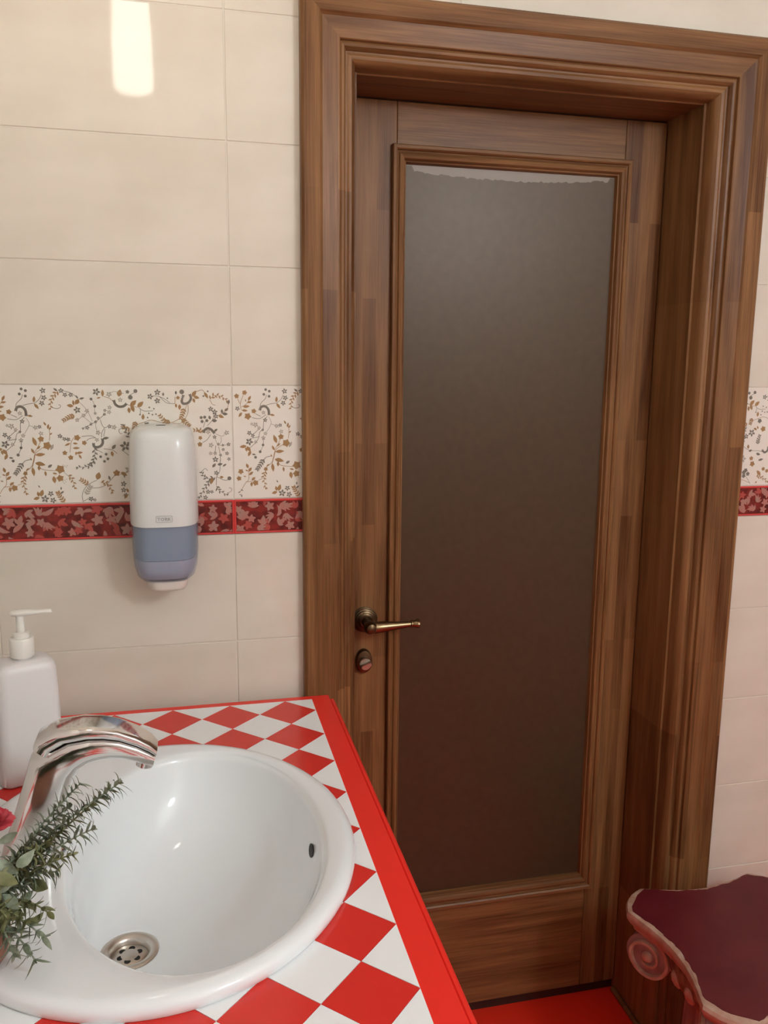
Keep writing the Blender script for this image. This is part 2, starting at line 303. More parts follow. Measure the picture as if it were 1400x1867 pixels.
# --- floral print, traced in tile coordinates (units of 0.1 mm, v downwards)
FLORAL = "Bg,605,67,29;Bg,670,95,29;Bg,571,151,29;Bg,664,186,29;Sg,619,158,595,229,524,299,501,363;Rg,496,434,520,377,587,363,644,413,657,477,657,519;Fl,560,476,34;Lb,678,512,764,530,32;Sg,615,342,696,321,784,307;Lb,791,292,804,186,32;Lb,797,314,865,406,32;Sg,790,314,875,243,920,158;Fg,943,94,45;Fg,957,214,42;Fg,918,307,42;Lg,1179,101,1114,51,32;Pb,1192,101,1121,172,1068,271,1054,400;Sg,1076,371,1135,397,1197,386,1219,350,1187,328;Fg,1236,93,40;Fg,1297,164,37;Fg,1389,164,37;Sg,1260,93,1380,129,1473,193,1511,243;Lg,1505,228,1467,171,32;Lg,1525,236,1608,214,32;Lb,1518,243,1452,329,50;Lb,1431,343,1422,250,32;Lb,1423,357,1315,340,40;Sl,1522,286,1613,387,1677,502,1719,618;Fg,1481,422,53;Fl,1639,437,37;Fl,1580,516,34;Fl,1473,595,34;Sl,1473,588,1593,516,1644,459;Sl,1592,545,1684,632,1725,647;Pb,1442,523,1345,544,1253,601;Dg,1717,236,24;Dg,1773,358,25;Dl,1774,481,25;Sl,1717,236,1762,315,1768,474;Fl,2015,380,34;Fl,2004,460,34;Fg,1936,431,26;Fg,1926,496,26;Sg,1926,496,1839,575,1767,633;Fg,1819,561,26;Fg,1774,626,26;Fg,1696,669,24;Fg,1631,726,34;Fg,1562,740,21;Sg,1562,740,1696,669,1774,626;Sl,1774,633,1776,735,1807,808;Fl,1807,815,40;Sg,1852,590,1876,677,1916,728,1965,714;Fg,2000,707,34;Fl,2076,722,40;Sg,1916,728,1870,808,1859,896;Sg,1922,750,1895,882;Rg,1722,997,1727,1048,1774,1068,1845,1042,1876,984,1872,918;Fl,1780,939,34;Lg,1879,918,1985,902,32;Sg,1534,878,1687,868,1768,910;Bb,1457,899,58;Sg,1754,902,1657,916,1606,959;Bb,1570,988,45;Sb,1409,891,1357,978,1327,1153;Fg,1178,867,37;Fg,1250,919,32;Fg,1311,927,34;Sg,1184,875,1351,949;Lb,1384,993,1466,1001,32;Lb,1379,1080,1497,1075,25;Lb,1430,1169,1541,1148,28;Lb,1431,1139,1421,1205,32;Lb,1470,1191,1515,1265,32;Lb,1342,992,1244,1035,25;Bb,1244,1159,45;Bb,1336,1240,48;Sg,1885,1094,2024,1118,2106,1178;Lg,2025,1103,2091,1023,40;Lb,2016,1140,2033,1236,40;Bg,1922,1190,29;Bg,1829,1233,29;Bg,1947,1272,29;Bg,1889,1315,29;Sg,1773,1107,1867,1168;Pg,1732,1070,1732,1232,1662,1378;Sg,630,541,563,640,548,783,492,825,442,982,308,1109;Fg,588,612,37;Sl,655,555,695,669,612,826;Fl,793,720,37;Fg,859,706,32;Sl,695,684,767,706;Fg,541,790,24;Fl,590,855,34;Fl,552,933,37;Dg,544,1062,24;Dg,490,1184,26;Sg,552,933,544,1069,490,1177;Fl,413,696,45;Fl,348,681,26;Fl,476,753,32;Sg,482,768,355,881;Fg,362,888,34;Fl,414,1003,32;Sg,338,938,487,911;Sb,1003,945,1017,815,998,686;Lb,964,685,927,621,32;Lb,988,743,1006,657,32;Lb,1014,758,1044,700,32;Lb,1016,844,1059,809,32;Bb,870,915,56;Fl,875,821,37;Bb,965,1031,77;Ll,1015,1105,1068,1004,32;Sb,860,958,800,1073,747,1159;Sb,895,1060,768,1159,735,1260,708,1376;Lb,789,1029,737,877,30;Lb,747,1159,705,1072,32;Lb,799,1087,856,1030,32;Lb,766,1188,929,1176,28;Lb,765,1326,919,1365,30;Lb,700,1281,682,1230,32;Sg,680,1266,584,1294,546,1373;Sb,766,1158,735,1303,684,1400,620,1447,580,1495;Sb,725,1336,697,1432;Lb,706,1400,727,1555,28;Lb,653,1415,597,1455,32;Sg,692,1262,600,1285,544,1349;Pg,553,1316,486,1429,429,1508;Lb,756,1328,914,1355,35;Sb,793,1345,863,1436,1060,1464,1106,1456;Lb,814,1370,809,1459,40;Lb,907,1469,917,1559,32;Lg,956,1405,1028,1357,40;Lb,1027,1504,1103,1522,32;Lb,1039,1562,1055,1685,40;Bb,1153,1441,83;Bb,1145,1597,66;Dl,1203,1368,8;Dl,1233,1385,8;Dl,1255,1402,8;Dl,1272,1378,8;Dl,1187,1663,8;Dl,1220,1631,8;Dl,1233,1664,8;Dl,1251,1615,8;Dl,1209,1688,8;Sl,1212,1491,1292,1575;Pb,1270,1550,1343,1626,1375,1775;Bb,587,1503,42;Pb,577,1536,548,1657,581,1854;Sb,531,1673,454,1704;Bb,399,1752,60;Lb,813,1909,851,1787,40;Lb,783,1909,765,1818,40;Lb,790,1925,689,1955,40;Lg,807,1753,779,1711,32;Fg,977,1864,45;Fg,880,1952,60;Fg,1009,1981,48;Pb,1199,2027,1127,1918,1093,1842;Lg,1149,1802,1152,1745,32;Lg,1138,1868,1194,1820,32;Sg,1502,2027,1493,1894,1554,1763,1635,1698,1747,1642;Lb,1755,1634,1793,1503,50;Pb,1610,1722,1543,1671,1483,1629;Pl,1555,1904,1598,1813,1640,1748;Sg,1631,1781,1772,1776,1884,1737,1983,1639,2066,1541;Bb,2083,1525,63;Sb,2129,1551,2257,1512;Pb,1808,1685,1932,1721,1997,1865;Lg,1967,1647,1947,1564,32;Fg,1637,1973,42;Fg,1699,1991,27;Sg,1510,2011,1623,1947;Fg,2193,1719,45;Fg,2189,1828,42;Fg,2224,1921,38;Lg,2214,1611,2208,1552,32;Pg,1736,1221,1691,1336,1603,1400,1432,1413;Fg,1808,113,58;Lb,1908,192,1913,70,30;Fl,2013,156,44;Lb,1872,207,1809,224,32;Sb,1921,192,2017,221,2084,286;Sl,2035,142,2106,106,2258,141;Lb,2174,192,2205,69,50;Bg,2322,112,36;Dg,2456,98,34;Dg,2367,206,40;Sg,2354,170,2397,148,2455,112;Rg,2092,257,2110,322,2171,366,2248,359,2299,315;Fl,2197,250,38;Lb,2361,359,2463,257,40;Lb,2375,344,2420,461,40;Lb,2332,381,2342,483,40;Sb,2306,330,2473,381;Lb,2480,374,2583,279,40;Sg,2501,381,2583,440,2740,440;Dg,2678,381,14;Dg,2755,404,14;Dg,2667,484,14;Dg,2727,506,14;Dg,2787,499,14;Dg,2643,557,14;Dg,2517,505,14;Sg,2528,418,2524,505;Lb,2563,594,2570,491,40;Fg,2699,192,47;Fg,2823,119,49;Fg,2817,265,47;Lg,2920,184,2922,118,40;Dg,2990,221,14;Sg,2735,184,2848,192,2973,301,3116,316;Sg,2848,192,2933,228,3030,301;Rg,3265,169,3233,265,3260,316,3340,302,3393,228,3374,154;Dg,3238,110,41;Lg,3136,155,3138,89,40;Bb,3170,213,36;Sb,3116,316,3120,199;Lb,3131,316,3135,390,40;Lb,3195,331,3192,427,40;Pb,3272,390,3240,493,3209,582;Sb,3318,331,3239,523,3062,641,2861,639,2705,602,2576,638,2475,674;Sb,3339,331,3327,494,3206,656,3062,655;Pb,3033,648,2933,625,2851,521;Pb,3223,582,3350,702;Pb,2345,739,2274,753,2220,709;Sg,2218,738,2154,767,2172,833,2208,826;Lb,3415,191,3484,85,40;Lb,3437,191,3540,221,40;Lb,3429,221,3456,304,40;Sb,3484,108,3589,77,3646,145;Lb,3625,115,3689,228,30;Dg,3685,100,16;Dg,3608,183,16;Pb,3719,244,3795,175,3915,190,4019,266;Sb,3718,251,3762,327,3814,342;Lg,4033,327,4057,244,40;Sb,4048,312,4016,404,3939,480,3862,526;Lg,3970,450,4039,396,40;Lg,3923,488,3925,411,40;Lg,3931,495,4029,503,40;Lb,3862,526,3959,564,40;Fg,3729,411,42;Fg,3796,464,45;Fg,3816,541,42;Sg,3795,480,3755,602,3662,708;Lg,3717,594,3696,525,50;Lg,3747,617,3837,617,50;Bg,3560,562,33;Bg,3621,555,33;Bg,3574,631,33;Bg,3656,616,33;Sg,3626,631,3593,738;Rg,3598,830,3607,792,3660,754,3720,770,3764,816,3786,840;Lg,3780,809,3841,763,40;Fl,3674,816,39;Pb,3553,845,3524,784,3435,783;Bb,3536,922,39;Bb,3525,1037,48;Sg,3718,862,3655,954,3571,1007;Fl,3999,834,42;Sl,3794,847,3914,895,3976,849;Sl,3898,910,3896,1003,3834,1049;Fg,3785,909,33;Fl,3720,1055,42;Fg,3925,1057,24;Fg,4028,1043,33;Fg,3931,1135,27;Fg,3850,1041,27;Sl,3792,924,3849,1049,4017,1051;Sg,3803,1064,3785,1203;Sg,3849,1080,3869,1173,3880,1344;Fl,3785,1203,33;Fl,3709,1202,33;Fg,3998,1206,33;Fg,4029,1308,30;Fg,3790,1312,48;Fg,3883,1235,27;Lg,3733,1452,3796,1383,40;Lg,3825,1407,3917,1393,40;Lg,3916,1440,3986,1394,30;Fg,3799,1555,39;Sg,3873,1330,3861,1517,3805,1626,3793,1782;Lb,3858,1635,3927,1636,50;Sg,3805,1626,3941,1691,4018,1677;Dg,4029,1659,36;Lb,3728,1640,3702,1757,40;Pg,3789,1641,3621,1653,3541,1542;Sg,3542,1527,3604,1473,3648,1513;Pg,3793,1798,3845,1878,3981,1961;Sg,3982,1929,4052,1899,4061,1844,4015,1835;Pg,3697,1686,3602,1809,3491,1995;Fg,3646,1897,39;Fg,3714,1899,30;Fg,3597,1998,39;Bb,87,183,48;Bb,229,121,48;Sb,210,152,153,312,166,427;Sb,102,228,146,320;Lb,292,259,339,175,35;Lb,268,297,360,282,30;Lb,198,374,320,362,30;Sb,167,374,252,328,315,236;Lb,245,282,246,236,32;Lb,174,435,281,443,30;Lb,173,474,118,558,35;Fg,98,404,39;Bb,388,451,48;Bb,279,543,66;Sg,355,567,493,583,603,514;Sg,418,498,510,544;Fg,301,842,39;Fg,298,1001,60;Lb,246,1078,122,1095,35;Lb,230,1101,252,1180,35;Lb,253,1086,321,1181,40;Lb,321,1165,273,1266,35;Lg,344,1228,413,1237,32;Dg,405,1284,25;Sb,114,1919,210,1763,273,1685,276,1543;Lb,269,1480,240,1393,40;Lb,276,1543,332,1465,40;Lb,283,1606,361,1544,35;Bb,137,1540,54;Bb,103,1666,48;Lb,268,1535,215,1510,32;Lb,228,1637,182,1620,32;Sb,226,1731,382,1719;Lb,327,1702,398,1648,40;Lb,327,1734,325,1821,40;Lg,114,1903,82,1934,32;Lg,130,1872,176,1889,32;Lg,136,1959,97,1966,32;Lg,144,1959,143,2015,32;Pb,2441,621,2406,745;Bg,2626,684,55;Bb,2726,851,65;Lb,2573,871,2497,829,40;Lb,2606,850,2576,788,40;Fg,2460,932,69;Pg,2327,910,2268,786,2222,682;Fg,2246,1055,78;Fg,2336,1004,51;Sg,2181,1116,2411,1286,2652,1310,2750,1333;Lb,2409,1265,2399,1171,40;Lg,2426,1318,2506,1287,40;Pg,2626,1174,2629,1080,2656,986;Rg,2746,1291,2799,1344,2868,1313,2882,1229;Lg,2609,1362,2708,1395,40;Lg,2672,1511,2789,1481,30;Bb,2500,1466,51;Bb,2535,1582,65;Fl,2298,1473,69;Lb,2159,1513,2260,1577,40;Bg,2348,1758,51;Bg,2392,1717,51;Bg,2447,1791,51;Bg,2355,1832,51;Sg,2528,2005,2417,1854;Sb,2162,1933,2328,1916,2502,1983;Lb,2264,1872,2245,1798,40;Lb,2255,1904,2191,1987,30;Lb,2750,1819,2656,1722,40;Bb,2810,1693,46;Pb,2658,1859,2779,1862,2935,1972;Lb,2647,1997,2678,1945,40;Bb,2899,1737,46"
PM = {'b': 0, 'g': 1, 'l': 2}
def floral_mesh(u0, u1):
    rnd = random.Random(5)
    bm = bmesh.new()
    lay = [0]
    def poly(pts, c):
        us = [p[0] for p in pts]
        if min(us) < u0 or max(us) > u1: return
        lay[0] = (lay[0] + 1) % 7
        yy = -.00012 - lay[0]*.00003
        try: f = bm.faces.new([bm.verts.new((p[0], yy, -p[1])) for p in pts])
        except ValueError: return
        f.material_index = PM[c]
    def leaf(p, q, wr, c):
        dx, dy = q[0]-p[0], q[1]-p[1]; ln = math.hypot(dx, dy) or 1e-6
        hw = ln*wr*.5; nx, ny = -dy/ln, dx/ln
        prof = ((0,.12),(.2,.72),(.42,1.),(.65,.82),(.85,.38),(1,0.02))
        a = [(p[0]+dx*t+nx*hw*k, p[1]+dy*t+ny*hw*k) for t, k in prof]
        b = [(p[0]+dx*t-nx*hw*k, p[1]+dy*t-ny*hw*k) for t, k in prof]
        poly(a + b[::-1][1:], c)
    def curve(pts, n=6):
        out = []
        P = [pts[0]] + pts + [pts[-1]]
        for i in range(1, len(P)-2):
            p0, p1, p2, p3 = P[i-1], P[i], P[i+1], P[i+2]
            for k in range(n):
                t = k/n
                out.append(tuple(.5*((2*p1[j]) + (-p0[j]+p2[j])*t + (2*p0[j]-5*p1[j]+4*p2[j]-p3[j])*t*t + (-p0[j]+3*p1[j]-3*p2[j]+p3[j])*t**3) for j in (0,1)))
        out.append(pts[-1]); return out
    def strip(pts, wd, c):
        for i in range(len(pts)-1):
            p, q = pts[i], pts[i+1]
            dx, dy = q[0]-p[0], q[1]-p[1]; ln = math.hypot(dx, dy)
            if ln < 1e-6: continue
            w0 = wd(i/(len(pts)-1))*.5; w1 = wd((i+1)/(len(pts)-1))*.5
            nx, ny = -dy/ln, dx/ln
            poly([(p[0]+nx*w0, p[1]+ny*w0), (q[0]+nx*w1, q[1]+ny*w1), (q[0]-nx*w1, q[1]-ny*w1), (p[0]-nx*w0, p[1]-ny*w0)], c)
    for it in FLORAL.split(';'):
        a = it.split(','); k, c = a[0][0], a[0][1]; v = [int(x)*1e-4 for x in a[1:]]
        if k in 'SRP': pts = [(v[i], v[i+1]) for i in range(0, len(v), 2)]
        if k == 'S': strip(curve(pts), lambda t: .00085, c)
        elif k == 'L': leaf((v[0],v[1]), (v[2],v[3]), int(a[5])/100*1.35, c)
        elif k == 'F':
            r = v[2]*1.2; a0 = rnd.random()*6.28; n = 5
            for i in range(n):
                t = a0 + 2*PI*i/n
                leaf((v[0]+math.cos(t)*r*.14, v[1]+math.sin(t)*r*.14), (v[0]+math.cos(t)*r, v[1]+math.sin(t)*r), .62, c)
        elif k == 'B':
            r = v[2]; a0 = rnd.random()*6.28
            poly([(v[0]+math.cos(t)*r*s, v[1]+math.sin(t)*r*s) for t, s in [(a0+2*PI*i/15, (1.02, .72, .74)[i % 3]) for i in range(15)]], c)
        elif k == 'D': poly([(v[0]+math.cos(2*PI*i/10)*v[2], v[1]+math.sin(2*PI*i/10)*v[2]) for i in range(10)], c)
        elif k == 'R':
            cv = curve(pts, 5)
            strip(cv, lambda t: .0014 + .0016*math.sin(PI*min(1, max(0, t))), c)
            for i, p in enumerate(cv):
                for s in (-1, 1):
                    q = cv[min(i+1, len(cv)-1)] if i < len(cv)-1 else cv[i-1]
                    dx, dy = q[0]-p[0], q[1]-p[1]; ln = math.hypot(dx, dy) or 1
                    x, y = p[0]-dy/ln*s*.0015, p[1]+dx/ln*s*.0015
                    poly([(x+math.cos(t)*.0009, y+math.sin(t)*.0009) for t in (0,1.05,2.1,3.14,4.19,5.24)], c)
        elif k == 'P':
            cv = curve(pts, 6); strip(cv, lambda t: .0007, c)
            tot = sum(math.dist(cv[i], cv[i+1]) for i in range(len(cv)-1)); nl = max(4, int(tot/.0034))
            for j in range(nl):
                t = (j+.6)/nl; i = min(int(t*(len(cv)-1)), len(cv)-2); fr = t*(len(cv)-1)-i
                p = (cv[i][0]+(cv[i+1][0]-cv[i][0])*fr, cv[i][1]+(cv[i+1][1]-cv[i][1])*fr)
                an = math.atan2(cv[i+1][1]-cv[i][1], cv[i+1][0]-cv[i][0])
                for s in ((1,-1) if nl < 7 else ((1,) if j % 2 else (-1,))):
                    b2 = an + s*.85; ln = .0072*(1-.3*t)
                    leaf(p, (p[0]+math.cos(b2)*ln, p[1]+math.sin(b2)*ln), .42, c)
            leaf(cv[-2], (cv[-1][0]+(cv[-1][0]-cv[-2][0])*1.5, cv[-1][1]+(cv[-1][1]-cv[-2][1])*1.5), .45, c)
    return bm
def border_print(u0, u1, seed):
    rnd = random.Random(seed); bm = bmesh.new(); n = [0]
    H = BORD
    def poly(pts, mi):
        pts = [(min(max(x, u0+.002), u1-.002), min(max(zz, .0045), H-.0048)) for x, zz in pts]
        n[0] += 1; yy = -.0004 - (n[0] % 40)*.00001
        try: f = bm.faces.new([bm.verts.new((x, yy, zz)) for x, zz in pts]); f.material_index = mi
        except ValueError: pass
    def lf(x, zz, an, ln, wr, mi, bend=0.):
        prof = ((0,.2),(.2,.75),(.42,1.),(.65,.85),(.85,.45),(1,0.03)); a = []; b = []
        for t, k in prof:
            aa = an + bend*t; px, pz = x+math.cos(aa)*ln*t, zz+math.sin(aa)*ln*t
            a.append((px-math.sin(aa)*ln*wr*k*.5, pz+math.cos(aa)*ln*wr*k*.5)); b.append((px+math.sin(aa)*ln*wr*k*.5, pz-math.cos(aa)*ln*wr*k*.5))
        poly(a + b[::-1][1:], mi)
    x = u0 + .008
    while x < u1:
        for zz in (.012, .03, .049):
            cx, cz = x + rnd.uniform(-.008,.008), zz + rnd.uniform(-.005,.005); k = rnd.random(); mi = 0 if rnd.random() < .68 else 1
            if k < .36:
                a0 = rnd.random()*6.28; r = rnd.uniform(.008,.012)
                for i in range(5): lf(cx, cz, a0+2*PI*i/5, r, .62, mi)
            elif k < .66:
                a0 = rnd.random()*6.28
                for da, l in ((-.9,.011),(0,.017),(.9,.012)): lf(cx, cz, a0+da, l, .5, mi, .3)
            elif k < .85:
                lf(cx, cz, rnd.random()*6.28, rnd.uniform(.018,.026), .38, mi, rnd.uniform(-1.2,1.2))
            else:
                a0 = rnd.random()*6.28
                for i in range(4): lf(cx, cz, a0+i*.55, .015, .34, mi, .8)
        x += .0152
    return bm

holes = (CXL+.045, CXR-.045)       # tiles run a little way under the casing
xs = [-.82, -.41, 0., .41, .82, 1.23, 1.64]
for z0, z1, kind in rows:
    xs = [-.82, -.41, 0., .41, .82, 1.23, 1.64, 2.05] if z1 < CZT-.06 else [-.82, -.41, 0., .41, 1.23, 1.64, 2.05]
    for c in range(len(xs)-1):
        a, b = max(xs[c], XL), min(xs[c+1], XR)
        if b-a < .005: continue
        segs = [(a, b)]
        if z0 < CZT-.045 and z1 <= CZT+.2:
            zcut = z1 > CZT-.045
            if not zcut:
                segs = [(p, q) for p, q in ((a, min(b, holes[0])), (max(a, holes[1]), b)) if q-p > .004]
            else:
                segs = [(p, q) for p, q in ((a, min(b, holes[0])), (max(a, holes[1]), b)) if q-p > .004]
                p, q = max(a, holes[0]), min(b, holes[1])
                if q-p > .004: tile_obj(p, q, CZT-.04, z1, 'tile')
        for p, q in segs:
            vis = q-p > .03
            if kind == 'tile': tile_obj(p, q, z0, z1, 'tile')
            elif kind == 'decor':
                o = tile_obj(p, q, z0, z1, 'tile_decor', 'floral_tile')
                if vis:
                    bm = floral_mesh(p-xs[c]+.001, q-xs[c]-.001)
                    pr = finish(bm, 'floral_print', ['print_b','print_g','print_l'])
                    pr.parent = o; pr.matrix_parent_inverse = Matrix.Identity(4); pr.location = (xs[c]-p-gap/2, 0, z1-z0-gap/2)
                    pr['label'] = 'brown and grey vine and flower print'
            else:
                o = tile_obj(p, q, z0, z1, 'bred', 'border_tile')
                o['label'] = 'dark red border tile with dusky pink leaf print'
                bm = bmesh.new()
                box(bm, p, q, -.0030, .001, z1-.0042, z1-.0002, bev=.0010); box(bm, p, q, -.0030, .001, z0+.0002, z0+.0036, bev=.0010)
                for xe in ((p, p+.0036) if abs(p-xs[c]) < 1e-6 else None, (q-.0036, q) if abs(q-xs[c+1]) < 1e-6 else None):
                    if xe: box(bm, xe[0], xe[1], -.0032, .001, z0+.0004, z1-.0004, bev=.0010)
                bmesh.ops.translate(bm, verts=bm.verts, vec=(-p-gap/2, 0, -z0-gap/2))
                fr = finish(bm, 'red_rim', 'bframe'); fr.parent = o
                if vis:
                    bm = border_print(p-xs[c], q-xs[c], 40+c)
                    pr = finish(bm, 'leaf_print', ['bleaf','bleaf2']); pr.parent = o; pr.location = (xs[c]-p-gap/2, 0, -gap/2)

# ------------------------------------------------------------------ door casing and jambs
trim = empty('trim_1', (.58, 0, 0), 'moulded brown oak casing and jamb around the door', 'door frame', kind='structure')
prof = [(0,0),(0,.019),(.005,.0245),(.034,.026),(.0365,.0245),(.040,.0205),(.046,.0195),(.072,.0175),(.0735,.0165),(.0745,.0105),(.078,.0115),(.082,.0105),(.0855,.0065),(.087,.001),
        (.090,.0005),(.094,.0022),(.099,.0012),(.1035,-.003),(.1065,-.009),(.1085,-.018),(.110,-.032),(.112,-.034),(.112,-.06),(.02,-.06)]
prof = [(a, b) if b > -.06 else (a, 0.) for a, b in prof[:-2]]
prof_c = prof + [(.112, -.05), (.06, -.05), (.06, 0.)]
def casing(kind):
    bm = bmesh.new()
    if kind == 'l': rings = [[Vector((CXL+w_*.925, -h_, 0.)) for w_, h_ in prof_c], [Vector((CXL+w_*.925, -h_, CZT-w_)) for w_, h_ in prof_c]]
    elif kind == 'r': rings = [[Vector((CXR-w_, -h_, 0.)) for w_, h_ in prof_c], [Vector((CXR-w_, -h_, CZT-w_)) for w_, h_ in prof_c]]
    else: rings = [[Vector((CXL+w_*.925, -h_, CZT-w_)) for w_, h_ in prof_c], [Vector((CXR-w_, -h_, CZT-w_)) for w_, h_ in prof_c]]
    loft(bm, rings)
    o = finish(bm, 'head_casing' if kind == 'h' else 'side_casing', 'wood_h' if kind == 'h' else 'wood_v', smooth=True, ang=28)
    return adopt(o, trim)
for k in 'lrh': casing(k)
adopt(mbox('jamb', 'wood_v', (JXR, JXR+.05, .030, .26, 0, JZ+.03)), trim)
adopt(mbox('jamb', 'wood_v', (JXL-.05, JXL, .030, .26, 0, JZ+.03)), trim)
adopt(mbox('head_jamb', 'wood_h', (JXL, JXR, .030, .26, JZ, JZ+.03)), trim)
adopt(mbox('threshold', 'wood_dark', (JXL, JXR, YD+.012, .26, 0, .022)), trim)
bm = bmesh.new(); box(bm, JXR-.011, JXR, .02, YD, 0, .013, bev=.004); adopt(finish(bm, 'foot_bead', 'wood_h'), trim)

# ------------------------------------------------------------------ door leaf
door = empty('door_1', (.58, YD, .03), 'brown oak door with one tall dark frosted panel and lever handle', 'door', kind='structure')
SL, SR = .337, .826      # stile inner edges
ZB, ZT_ = .030, JZ-.004
MO = (.326, .8385, .299, 1.963)      # moulding outer rectangle
MI = (.356, .799, .336, 1.930)       # moulding inner rectangle
dep = .04
adopt(mbox('stile', 'wood_v', (JXL+.003, SL-.0006, YD, YD+dep, ZB, ZT_), bev=.0012), door)
adopt(mbox('stile', 'wood_v', (SR+.0006, JXR-.003, YD, YD+dep, ZB, ZT_), bev=.0012), door)
adopt(mbox('top_rail', 'wood_h', (SL, SR, YD+.0004, YD+dep, MO[3]-.02, ZT_), bev=.0012), door)
adopt(mbox('bottom_rail', 'wood_h', (SL, SR, YD+.0004, YD+dep, ZB, MO[2]+.02), bev=.0012), door)
mp = [(0,0),(0,.010),(.002,.013),(.007,.0135),(.0095,.011),(.010,.0075),(.0125,.0065),(.015,.010),(.019,.0115),(.023,.010),(.0255,.006),(.026,.003),(.0285,.002),(.030,-.004),(.031,-.012),(0,-.012)]
def mould(side):
    x0, x1, z0, z1 = MO; bm = bmesh.new()
    sx = (MI[0]-MO[0])/.030; sz = (MI[2]-MO[2])/.030; szt = (MO[3]-MI[3])/.030
    if side in 'lr':
        f = (lambda w_: x0+w_*sx) if side == 'l' else (lambda w_: x1-w_*sx)
        rings = [[Vector((f(w_), YD-h_, z0+w_*sz)) for w_, h_ in mp], [Vector((f(w_), YD-h_, z1-w_*szt)) for w_, h_ in mp]]
    else:
        f = (lambda w_: z0+w_*sz) if side == 'b' else (lambda w_: z1-w_*szt)
        rings = [[Vector((x0+w_*sx, YD-h_, f(w_))) for w_, h_ in mp], [Vector((x1-w_*sx, YD-h_, f(w_))) for w_, h_ in mp]]
    loft(bm, rings)
    return adopt(finish(bm, 'moulding', 'wood_mv' if side in 'lr' else 'wood_h', smooth=True, ang=25), door)
for s in 'lrtb': mould(s)
pane = adopt(mbox('glass_pane', 'pane', (MI[0]-.01, MI[1]+.01, YD+.008, YD+.016, MI[2]-.01, MI[3]+.01)), door)
pane['label'] = 'pale strip of frosted glass showing above the dark film'
bm = bmesh.new()
rnd = random.Random(4)
top = []
x = MI[0]-.0095; zz = MI[3]-.012
while x < MI[1]+.0096:
    t = (x-MI[0])/(MI[1]-MI[0])
    zz = MI[3]-.010-.010*math.sin(PI*min(1, max(0, t*1.1)))**.7 + rnd.uniform(-.0018,.0018)
    if t < .03 or t > .985: zz = MI[3]-.002
    top.append((x, zz)); x += .0055
for yy in (0,): 
    fr = [bm.verts.new((a, YD+.0072, b)) for a, b in top]; lo = [bm.verts.new((a, YD+.0072, MI[2]-.0095)) for a, b in top]
    for i in range(len(top)-1): bm.faces.new((fr[i], fr[i+1], lo[i+1], lo[i]))
film = finish(bm, 'dark_film', 'film'); film.parent = pane
film['label'] = 'dark brown frosted film with a ragged top edge'

# lever handle and thumb turn
HX, HZ = .277, 1.005
ros = bmesh.new(); lathe(ros, [(.0275,0),(.0275,.004),(.025,.0055),(.0245,.008),(.0215,.0095),(.021,.012),(.0175,.0135),(.017,.0155),(.0135,.017),(.0125,.018)], (HX, YD, HZ), (0,-1,0), 28)
rosette = adopt(finish(ros, 'handle_rosette', 'bronze_dark', smooth=True, ang=30), door)
bm = bmesh.new(); lathe(bm, [(.0105,0),(.0098,.02),(.0105,.032),(.013,.040),(.0135,.050),(.010,.058),(.004,.061)], (HX, YD-.014, HZ), (0,-1,0), 20)
o = finish(bm, 'handle_neck', 'bronze_dark', smooth=True); o.parent = rosette
bm = bmesh.new()
path = [(HX-.003, .0105,.0115), (HX+.012,.0125,.0125), (HX+.03,.0115,.0115), (HX+.055,.009,.0088), (HX+.078,.0068,.0066), (HX+.086,.0064,.0062), (HX+.0875,.0082,.0080), (HX+.091,.0084,.0082), (HX+.0925,.0068,.0066), (HX+.097,.0078,.0078), (HX+.102,.0098,.0098), (HX+.105,.0090,.0090), (HX+.1055,.004,.004)]
rings = []
for i, (xx, ry, rz) in enumerate(path):
    zc_ = HZ - .002 + .004*(xx-HX)/.1
    rings.append([Vector((xx, YD-.056 + ry*math.cos(2*PI*k/20)*(1.+(.06*math.cos(5*2*PI*k/20*2) if xx > HX+.093 else .02*math.cos(6*2*PI*k/20))), zc_ + rz*math.sin(2*PI*k/20))) for k in range(20)])
loft(bm, rings)
o = finish(bm, 'lever', 'bronze', smooth=True, ang=40); o.parent = rosette
o['label'] = 'antique bronze lever with a flared fluted tip'
KX, KZ = .275, .914
bm = bmesh.new()
loft(bm, [[Vector((KX + r*.80*math.cos(2*PI*k/28), YD-h_, KZ + r*1.18*math.sin(2*PI*k/28))) for k in range(28)] for r, h_ in [(.0225,0),(.0225,.008),(.0205,.012),(.0175,.013)]])
esc = adopt(finish(bm, 'lock_rosette', 'bronze_dark', smooth=True, ang=30), door)
bm = bmesh.new()
lathe(bm, [(.0135,0),(.0135,.010),(.0125,.012)], (KX, YD-.012, KZ-.001), (0,-1,0), 24)
o = finish(bm, 'lock_barrel', 'nickel', smooth=True, ang=30); o.parent = esc
bm = bmesh.new()
r = rrect(0, 0, .0135, .0048, .004, 0, 4)
rot = Matrix.Rotation(math.radians(-20), 3, 'Y')
def tp(v, h_, s=1.): 
    q = rot @ Vector((v.x*s, 0, v.y*s)); return Vector((KX+q.x, YD-.024-h_, KZ-.001+q.z))
loft(bm, [[tp(v, 0) for v in r], [tp(v, .009) for v in r], [tp(v, .012, .82) for v in r]])
o = finish(bm, 'thumb_turn', 'nickel', smooth=True, ang=30); o.parent = esc

